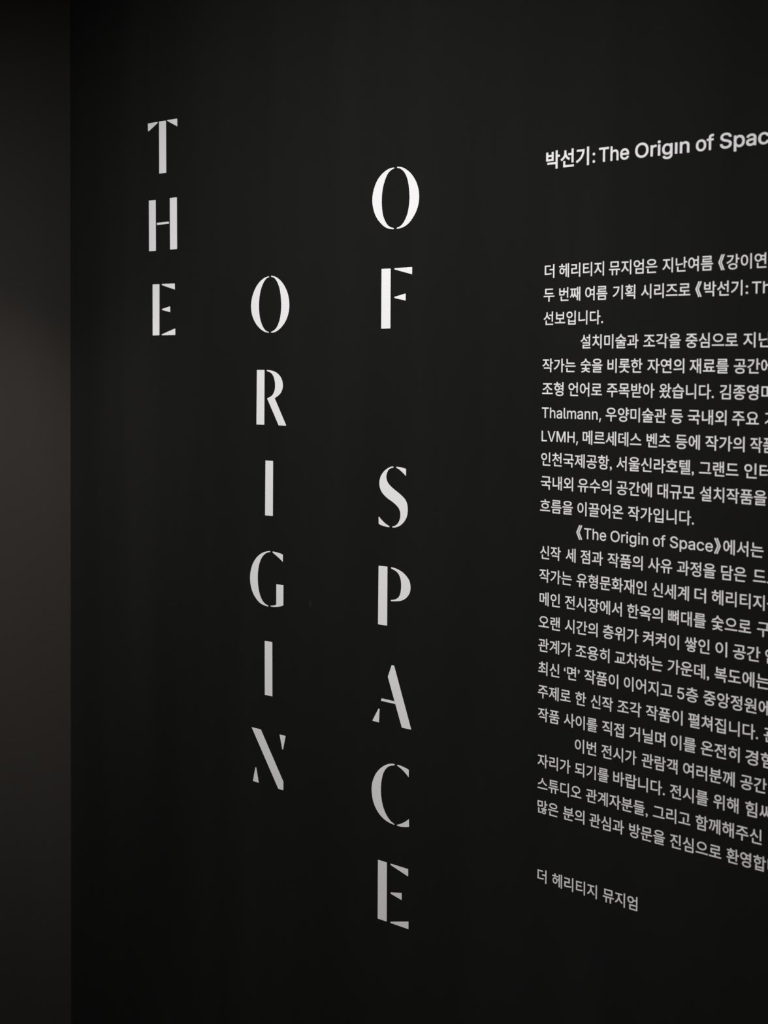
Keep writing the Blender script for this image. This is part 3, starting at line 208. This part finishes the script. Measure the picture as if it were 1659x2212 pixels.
        'c': (396, [[197,-20,181,-19,162,-15,140,-9,125,-2,110,6,97,15,85,26,69,42,55,62,46,77,38,94,32,112,28,128,24,152,22,177,22,197,23,218,26,236,29,254,36,274,42,290,52,310,62,324,74,338,88,352,100,363,115,373,132,381,152,388,172,393,190,395,216,396,230,395,246,392,260,389,270,386,282,382,296,375,307,368,318,361,325,356,340,340,350,329,356,320,366,301,369,292,373,280,373,277,373,273,372,270,369,268,364,265,306,250,300,250,296,252,293,256,285,274,281,280,272,292,267,298,260,303,252,308,244,312,234,315,224,317,213,318,200,318,187,316,178,314,166,309,160,306,150,299,141,290,132,280,127,271,124,265,118,252,114,240,111,225,109,210,108,196,108,178,109,164,110,153,114,136,118,122,123,110,130,99,140,86,147,80,156,72,166,66,177,62,187,59,201,58,219,58,232,61,250,67,262,74,269,80,278,90,285,101,294,122,297,126,301,128,308,128,366,113,370,111,373,108,374,104,374,101,374,96,367,78,361,66,353,52,340,36,325,21,312,10,298,2,285,-5,274,-9,260,-14,244,-17,230,-19,216,-20]]),
        'L': (393, [[60,-12,54,-11,50,-7,49,-4,48,2,48,508,49,514,52,517,56,520,60,521,124,521,130,519,134,516,136,512,137,507,137,70,140,69,358,69,364,68,368,66,370,63,373,56,373,0,371,-6,368,-9,364,-11,359,-12]]),
        'V': (480, [[204,-12,198,-10,194,-6,192,-4,6,502,4,508,5,514,8,517,10,519,19,521,82,521,90,519,94,514,207,199,219,164,238,101,240,96,242,99,256,142,270,186,384,514,389,519,396,521,460,521,468,519,472,516,474,512,474,506,473,501,289,-5,284,-10,276,-12]]),
        'M': (628, [[60,-12,54,-11,50,-7,49,-4,48,2,48,506,49,512,51,516,56,520,62,521,150,521,157,519,162,514,292,182,313,117,314,114,316,116,323,140,340,190,465,514,470,519,478,521,566,521,572,520,576,517,579,512,580,506,580,2,579,-4,576,-8,572,-11,566,-12,506,-12,501,-12,497,-10,494,-7,492,-3,492,2,492,327,493,348,492,354,490,352,467,287,352,-6,348,-10,340,-12,288,-12,283,-12,280,-10,276,-7,274,-4,158,287,135,353,134,355,133,354,133,348,134,328,134,3,133,-2,132,-6,128,-10,126,-11,121,-12]]),
        'H': (517, [[60,-12,54,-11,50,-7,49,-4,48,2,48,506,48,512,50,516,54,519,61,521,123,521,128,520,131,519,134,516,136,513,137,506,137,304,138,301,377,301,379,301,380,304,380,506,381,513,382,516,386,519,388,520,393,521,455,521,460,520,464,518,467,514,469,506,469,2,468,-3,466,-7,462,-11,456,-12,394,-12,389,-12,386,-10,382,-7,381,-4,380,2,380,216,379,219,140,220,138,219,137,217,137,2,136,-4,134,-7,131,-10,128,-11,124,-12]]),
        'l': (189, [[130,-14,116,-13,100,-9,90,-6,82,-2,72,5,61,16,54,27,50,35,46,44,42,62,41,78,41,506,42,512,44,516,48,519,54,521,111,521,116,520,120,519,123,516,125,512,126,508,126,92,127,78,130,68,132,66,135,65,141,64,154,64,169,66,175,64,179,61,182,55,192,4,192,-1,190,-5,186,-8,180,-10,158,-14]]),
        'm': (610, [[53,-12,48,-11,44,-7,42,-4,41,2,41,376,42,384,46,388,50,390,55,391,110,391,116,390,121,386,123,382,124,377,124,358,124,356,126,357,140,370,154,380,168,387,178,391,196,396,212,398,226,398,242,396,254,393,266,389,276,384,284,379,295,370,304,359,318,340,320,340,328,351,340,363,346,368,360,378,376,386,394,392,414,396,430,398,450,397,464,395,479,392,493,387,504,381,512,376,524,367,536,356,544,345,550,335,555,326,561,310,566,287,569,263,569,2,567,-6,563,-10,560,-12,555,-12,497,-12,490,-10,487,-8,485,-5,484,2,484,258,483,270,480,280,477,288,472,297,467,302,456,309,448,313,435,317,423,318,412,318,398,316,384,312,375,306,366,300,358,290,354,282,349,266,347,251,347,2,345,-6,340,-10,333,-12,276,-12,270,-11,266,-9,263,-4,262,2,262,264,260,276,256,286,252,294,244,302,236,308,227,313,217,316,204,318,194,318,184,317,173,314,161,308,149,300,140,289,134,280,131,272,128,262,126,244,126,2,124,-5,123,-8,120,-10,112,-12]]),
        ',': (188, [[36,-126,34,-125,32,-123,31,-120,31,-117,60,67,62,74,64,76,68,78,136,78,140,77,142,76,143,73,144,68,90,-122,88,-125,84,-126]]),
        '.': (188, [[88,-11,79,-9,68,-5,62,0,52,10,47,19,44,28,43,36,43,50,46,60,50,69,56,76,64,84,74,89,84,93,91,94,104,93,114,91,122,86,134,77,140,70,145,60,147,51,148,44,147,31,144,20,141,14,136,8,126,-2,116,-7,108,-10,100,-11]]),
        ':': (188, [[88,-11,79,-9,68,-5,62,0,52,10,47,19,44,28,43,36,43,50,46,60,50,69,56,76,64,84,74,89,84,93,91,94,104,93,114,91,122,86,134,77,140,70,145,60,147,51,148,44,147,31,144,20,141,14,136,8,126,-2,116,-7,108,-10,100,-11],[88,264,80,266,69,270,62,275,53,284,47,294,44,304,43,311,43,326,46,336,49,343,54,350,63,358,72,364,84,368,91,369,104,368,114,365,123,361,130,356,138,348,144,338,147,326,148,320,147,306,144,296,141,290,136,282,126,273,116,268,108,265,100,264]]),
        '5': (453, [[211,-19,194,-18,174,-14,160,-10,150,-7,137,-1,120,8,106,17,96,26,86,36,76,48,66,64,60,76,54,94,50,108,48,128,49,135,54,140,61,142,120,142,126,141,129,138,132,134,138,114,145,100,150,92,156,86,168,76,177,71,182,68,200,63,214,62,226,62,241,63,252,66,260,69,269,74,276,78,290,90,298,101,303,110,308,118,311,128,313,136,315,149,316,168,314,183,313,190,309,204,304,214,296,227,286,238,276,246,266,253,254,259,240,263,224,265,211,265,196,263,182,260,169,256,159,252,146,245,134,236,127,234,66,241,61,243,57,246,55,253,55,258,80,480,84,512,86,515,89,518,93,520,98,521,363,521,369,520,372,518,376,515,377,512,378,506,378,452,376,446,372,442,370,441,363,440,164,440,162,439,161,438,151,350,148,327,149,326,150,326,161,331,174,336,194,342,215,345,235,346,256,344,275,340,298,332,316,323,326,317,341,305,359,287,374,266,386,245,391,233,398,208,402,184,403,170,402,146,399,121,395,106,389,88,382,76,371,57,357,40,343,25,327,12,314,4,294,-5,278,-11,256,-16,229,-19]]),
    },
}
LATIN_CAP = 509
CAP_HEIGHT = 0.70
HANGUL_BOLD = {"text": 0.008, "heading": 0.021}


# ------------------------------------------------------------------ helpers
def tag(o, label=None, cat=None, group=None, kind=None):
    if label: o['label'] = label
    if cat: o['category'] = cat
    if group: o['group'] = group
    if kind: o['kind'] = kind
    return o


def obj(name, mesh, mat, parent=None, loc=(0, 0, 0)):
    o = bpy.data.objects.new(name, mesh)
    COL.objects.link(o)
    o.location = loc
    if mat is not None:
        mesh.materials.clear()
        mesh.materials.append(mat)
    if parent is not None:
        o.parent = parent
    return o


def empty(name, loc):
    o = bpy.data.objects.new(name, None)
    o.empty_display_size = 0.02
    COL.objects.link(o)
    o.location = loc
    return o


def box_mesh(name, lo, hi):
    bm = bmesh.new()
    bmesh.ops.create_cube(bm, size=1)
    for v in bm.verts:
        v.co = Vector([lo[i] + (v.co[i] + 0.5) * (hi[i] - lo[i]) for i in range(3)])
    me = bpy.data.meshes.new(name)
    bm.to_mesh(me)
    bm.free()
    return me


# ------------------------------------------------------------------ materials
def paint(name, base, rough, spec, bump=0.06, bump_scale=420.0, mottling=0.0, scuff=None):
    """Roller-painted board: fine stipple as relief, optional faint tone mottling and one scuff."""
    m = bpy.data.materials.new(name)
    m.use_nodes = True
    nt = m.node_tree
    n, l = nt.nodes, nt.links
    bs = n['Principled BSDF']
    bs.inputs['Base Color'].default_value = (*base, 1)
    bs.inputs['Roughness'].default_value = rough
    bs.inputs['Specular IOR Level'].default_value = spec
    geo = n.new('ShaderNodeNewGeometry')
    pos = geo.outputs['Position']
    stip = n.new('ShaderNodeTexNoise')
    stip.inputs['Scale'].default_value = bump_scale
    stip.inputs['Detail'].default_value = 2.0
    stip.inputs['Roughness'].default_value = 0.55
    l.new(pos, stip.inputs['Vector'])
    bp = n.new('ShaderNodeBump')
    bp.inputs['Strength'].default_value = bump
    bp.inputs['Distance'].default_value = 0.002
    l.new(stip.outputs['Fac'], bp.inputs['Height'])
    l.new(bp.outputs['Normal'], bs.inputs['Normal'])
    color = None
    if mottling:
        mp = n.new('ShaderNodeMapping')
        mp.inputs['Scale'].default_value = (5.0, 5.0, 0.6)
        l.new(pos, mp.inputs['Vector'])
        nz = n.new('ShaderNodeTexNoise')
        nz.inputs['Scale'].default_value = 1.6
        nz.inputs['Detail'].default_value = 3.0
        l.new(mp.outputs['Vector'], nz.inputs['Vector'])
        ramp = n.new('ShaderNodeMapRange')
        ramp.inputs['From Min'].default_value = 0.3
        ramp.inputs['From Max'].default_value = 0.7
        ramp.inputs['To Min'].default_value = 1.0 - mottling
        ramp.inputs['To Max'].default_value = 1.0 + mottling
        l.new(nz.outputs['Fac'], ramp.inputs['Value'])
        mul = n.new('ShaderNodeMix')
        mul.data_type = 'RGBA'
        mul.blend_type = 'MULTIPLY'
        mul.inputs['Factor'].default_value = 1.0
        mul.inputs['A'].default_value = (*base, 1)
        comb = n.new('ShaderNodeCombineColor')
        for k in range(3):
            l.new(ramp.outputs['Result'], comb.inputs[k])
        l.new(comb.outputs['Color'], mul.inputs['B'])
        color = mul.outputs['Result']
    if scuff:
        (sx, sz), (rx, rz), tone = scuff
        mp2 = n.new('ShaderNodeMapping')
        mp2.inputs['Location'].default_value = (-sx / rx, 0, -sz / rz)
        mp2.inputs['Scale'].default_value = (1 / rx, 0, 1 / rz)
        l.new(pos, mp2.inputs['Vector'])
        ln = n.new('ShaderNodeVectorMath')
        ln.operation = 'LENGTH'
        l.new(mp2.outputs['Vector'], ln.inputs[0])
        mr = n.new('ShaderNodeMapRange')
        mr.interpolation_type = 'SMOOTHSTEP'
        mr.inputs['From Min'].default_value = 0.3
        mr.inputs['From Max'].default_value = 1.2
        mr.inputs['To Min'].default_value = 1.0
        mr.inputs['To Max'].default_value = 0.0
        l.new(ln.outputs['Value'], mr.inputs['Value'])
        mx = n.new('ShaderNodeMix')
        mx.data_type = 'RGBA'
        l.new(mr.outputs['Result'], mx.inputs['Factor'])
        if color is not None:
            l.new(color, mx.inputs['A'])
        else:
            mx.inputs['A'].default_value = (*base, 1)
        mx.inputs['B'].default_value = (*tone, 1)
        color = mx.outputs['Result']
    if color is not None:
        l.new(color, bs.inputs['Base Color'])
    return m


M_BLACK = paint('black_wall_paint', (0.0125, 0.0124, 0.0120), 0.85, 0.0, 0.10, 380.0, 0.10,
                ((-0.1765, 1.2239), (0.0042, 0.0095), (0.019, 0.020, 0.017)))
M_GREY = paint('charcoal_wall_paint', (0.0440, 0.0395, 0.0358), 0.85, 0.0, 0.10, 380.0, 0.04)
M_WHITE = paint('white_vinyl_film', (0.86, 0.85, 0.855), 0.55, 0.2, 0.16, 380.0)
M_TEXT = paint('white_print_film', (0.86, 0.85, 0.855), 0.6, 0.2, 0.08, 380.0)
M_FLOOR = paint('dark_floor', (0.05, 0.042, 0.038), 0.5, 0.3, 0.03, 120.0)
M_CEIL = paint('black_ceiling_paint', (0.012, 0.012, 0.012), 0.8, 0.15)

# ------------------------------------------------------------------ the setting
CX = -0.9037          # the corner where the two walls meet
XR, YF, H, T = 4.2, -4.4, 2.95, 0.12
for nm, lo, hi, m in (
        ('wall_back', (CX, 0, 0), (XR, T, H), M_BLACK),
        ('wall_left', (CX - T, YF, 0), (CX, T, H), M_GREY),
        ('wall_right', (XR, YF, 0), (XR + T, T, H), M_GREY),
        ('wall_front', (CX - T, YF - T, 0), (XR + T, YF, H), M_GREY),
        ('floor', (CX - T, YF - T, -0.1), (XR + T, T, 0), M_FLOOR),
        ('ceiling', (CX - T, YF - T, H), (XR + T, T, H + 0.1), M_CEIL)):
    tag(obj(nm, box_mesh(nm, lo, hi), m), kind='structure')


# ------------------------------------------------------------------ title letters
def outline(pts):
    """Corner points stay as they are; a run of curve points is joined by a smooth curve."""
    out, i, n = [], 0, len(pts)
    while i < n:
        if not pts[i][2]:
            out.append((pts[i][0], pts[i][1]))
            i += 1
            continue
        j = i
        while j < n and pts[j][2]:
            j += 1
        run = [Vector((p[0], p[1])) for p in pts[i:j]]
        for k in range(len(run) - 1):
            p1, p2 = run[k], run[k + 1]
            p0 = run[k - 1] if k else p1 * 2 - p2
            p3 = run[k + 2] if k + 2 < len(run) else p2 * 2 - p1
            # centripetal spacing keeps the curve from overshooting at uneven points
            t01, t12, t23 = [max((b - a).length, 1e-4) ** 0.5 for a, b in ((p0, p1), (p1, p2), (p2, p3))]
            m1 = (p2 - p1) + t12 * ((p1 - p0) / t01 - (p2 - p0) / (t01 + t12))
            m2 = (p2 - p1) + t12 * ((p3 - p2) / t23 - (p3 - p1) / (t12 + t23))
            for s in range(6):
                t = s / 6
                h = (2 * t**3 - 3 * t**2 + 1, t**3 - 2 * t**2 + t, -2 * t**3 + 3 * t**2, t**3 - t**2)
                q = h[0] * p1 + h[1] * m1 + h[2] * p2 + h[3] * m2
                out.append((q.x, q.y))
        out.append((run[-1].x, run[-1].y))
        i = j
    return out


def cut_film(name, pts, thick=0.0004):
    bm = bmesh.new()
    ring = [(x / 1000.0, z / 1000.0) for x, z in outline(pts)]
    front = [bm.verts.new((x, -thick, z)) for x, z in ring]
    back = [bm.verts.new((x, 0, z)) for x, z in ring]
    bm.faces.new(front)
    n = len(ring)
    for i in range(n):
        bm.faces.new((front[i], front[(i + 1) % n], back[(i + 1) % n], back[i]))
    bm.faces.new(list(reversed(back)))
    bmesh.ops.recalc_face_normals(bm, faces=bm.faces)
    me = bpy.data.meshes.new(name)
    bm.to_mesh(me)
    bm.free()
    return me


LETTER_LABELS = [
    'white stencil letter T, topmost of the column that spells THE',
    'white stencil letter H in the middle of the column that spells THE',
    'white stencil letter E, lowest of the column that spells THE',
    'white stencil letter O, topmost of the column that spells ORIGIN',
    'white stencil letter R below the O of the ORIGIN column',
    'white stencil letter I, a single bar between the R and the G',
    'white stencil letter G between the two single-bar letters I',
    'white stencil letter I, a single bar between the G and the N',
    'white stencil letter N, lowest of the column that spells ORIGIN',
    'large white stencil letter O above the F, top of the OF SPACE column',
    'white stencil letter F below the brightest O, with wide gap under it',
    'white stencil letter S, first letter of the word SPACE',
    'white stencil letter P between the S and the A of SPACE',
    'white stencil letter A between the P and the C of SPACE',
    'white stencil letter C between the A and the E of SPACE',
    'white stencil letter E, lowest of all, ending the word SPACE',
]
for (char, cx, zb, pieces), label in zip(LETTERS, LETTER_LABELS):
    if len(pieces) == 1:
        o = obj('title_letter', cut_film('title_letter', pieces[0][1]), M_WHITE, None, (cx, 0, zb))
    else:
        o = empty('title_letter', (cx, 0, zb))
        for nm, pts in pieces:
            obj(nm, cut_film(nm, pts), M_WHITE, o)
    tag(o, label, 'letter', 'large stencil letters of the wall title')


# ------------------------------------------------------------------ printed text
def to_mesh(curve):
    o = bpy.data.objects.new('lettering', curve)
    COL.objects.link(o)
    bpy.context.view_layer.update()
    dg = bpy.context.evaluated_depsgraph_get()
    me = bpy.data.meshes.new_from_object(o.evaluated_get(dg))
    bpy.data.objects.remove(o)
    bpy.data.curves.remove(curve)
    return me


def hangul(body, bold):
    """Text at size 1 as a mesh in the x/y plane, slightly raised along +z."""
    c = bpy.data.curves.new('lettering', 'FONT')
    c.body = body
    c.size = 1.0
    c.offset = bold
    c.resolution_u = 4
    c.extrude = 0.006
    return to_mesh(c)


def latin(body, weight):
    """The same for Latin letters, drawn from the outlines above."""
    c = bpy.data.curves.new('lettering', 'CURVE')
    c.dimensions = '2D'
    c.fill_mode = 'BOTH'
    c.extrude = 0.006
    k = CAP_HEIGHT / LATIN_CAP
    pen = 0
    for ch in body:
        adv, loops = LATIN[weight][ch]
        for loop in loops:
            s = c.splines.new('POLY')
            s.points.add(len(loop) // 2 - 1)
            s.use_cyclic_u = True
            for p, x, y in zip(s.points, loop[0::2], loop[1::2]):
                p.co = ((x + pen) * k, y * k, 0, 1)
        pen += adv
    return to_mesh(c)


def glyphs(body, weight):
    if all(ch in LATIN[weight] for ch in body):
        return latin(body, weight)
    return hangul(body, 0.020 if body in '《》' else HANGUL_BOLD[weight])


def word_mesh(runs, ox, size, weight):
    """One word, set run by run so that the first `fit` characters go from x0 to x1 on the wall."""
    bm = bmesh.new()
    for body, fit, x0, x1 in runs:
        me = glyphs(body, weight)
        if fit < len(body):
            ref = glyphs(body[:fit], weight)
            xs = [v.co.x for v in ref.vertices]
            bpy.data.meshes.remove(ref)
        else:
            xs = [v.co.x for v in me.vertices]
        lo, hi = min(xs), max(xs)
        k = (x1 - x0) / (hi - lo)
        for v in me.vertices:
            x, y, z = v.co
            v.co = (x0 - ox + (x - lo) * k, -(z + 0.006) * size, y * size)
        bm.from_mesh(me)
        bpy.data.meshes.remove(me)
    out = bpy.data.meshes.new('word')
    bm.to_mesh(out)
    bm.free()
    return out


def text_line(name, z, words, size, weight, label, cat, group):
    ox = words[0][0][2]
    if len(words) == 1:
        o = obj(name, word_mesh(words[0], ox, size, weight), M_TEXT, None, (ox, 0, z))
    else:
        o = empty(name, (ox, 0, z))
        for runs in words:
            obj('word', word_mesh(runs, ox, size, weight), M_TEXT, o)
    return tag(o, label, cat, group)


hz, hs, hwords = HEADING
text_line('heading_line', hz, hwords, hs, 'heading',
          'bold white heading line, highest of the text, mixing Korean and Latin letters', 'heading', None)

G = 'lines of the white Korean wall text'
BODY_LABELS = [
    'white Korean text line, first under the heading, the topmost body line',
    'white Korean text line, second from the top, with a colon near its cut end',
    'white Korean text line, third from the top, very short with a full stop',
    'white Korean text line, indented, directly under the very short third line',
    'white Korean text line directly under the first indented line, without any punctuation',
    'white Korean text line directly above the line that starts with a long Latin word',
    'white text line that starts with a long Latin word and a comma',
    'white text line that starts with four Latin capitals and a comma',
    'white Korean text line under the four Latin capitals, with two commas',
    'white Korean text line directly above the half-length line that ends a paragraph',
    'white Korean text line of half length with a full stop, above an English title',
    'white indented text line holding the English exhibition title in double brackets',
    'white Korean text line directly under the bracketed English title line',
    'white Korean text line, second under the bracketed English title line',
    'white Korean text line, third under the bracketed English title line',
    'white Korean text line, second above the line with a quoted syllable',
    'white Korean text line with a comma, just above the quoted syllable line',
    'white Korean text line with one syllable in single quotes and a digit 5',
    'white Korean text line directly under the line containing the digit 5',
    'white Korean text line directly above the lowest indented line',
    'white Korean text line, the lowest of the indented lines',
    'white Korean text line directly under the lowest indented line, full stop mid-line',
    'white Korean text line with a comma, second from the bottom of the paragraphs',
    'white Korean text line, last of the paragraphs, above the wide blank gap',
    'short white Korean signature line standing alone under the text block',
]
for (z, words), label in zip(BODY, BODY_LABELS):
    text_line('text_line', z, words, BODY_SIZE, 'text', label, 'text', G)
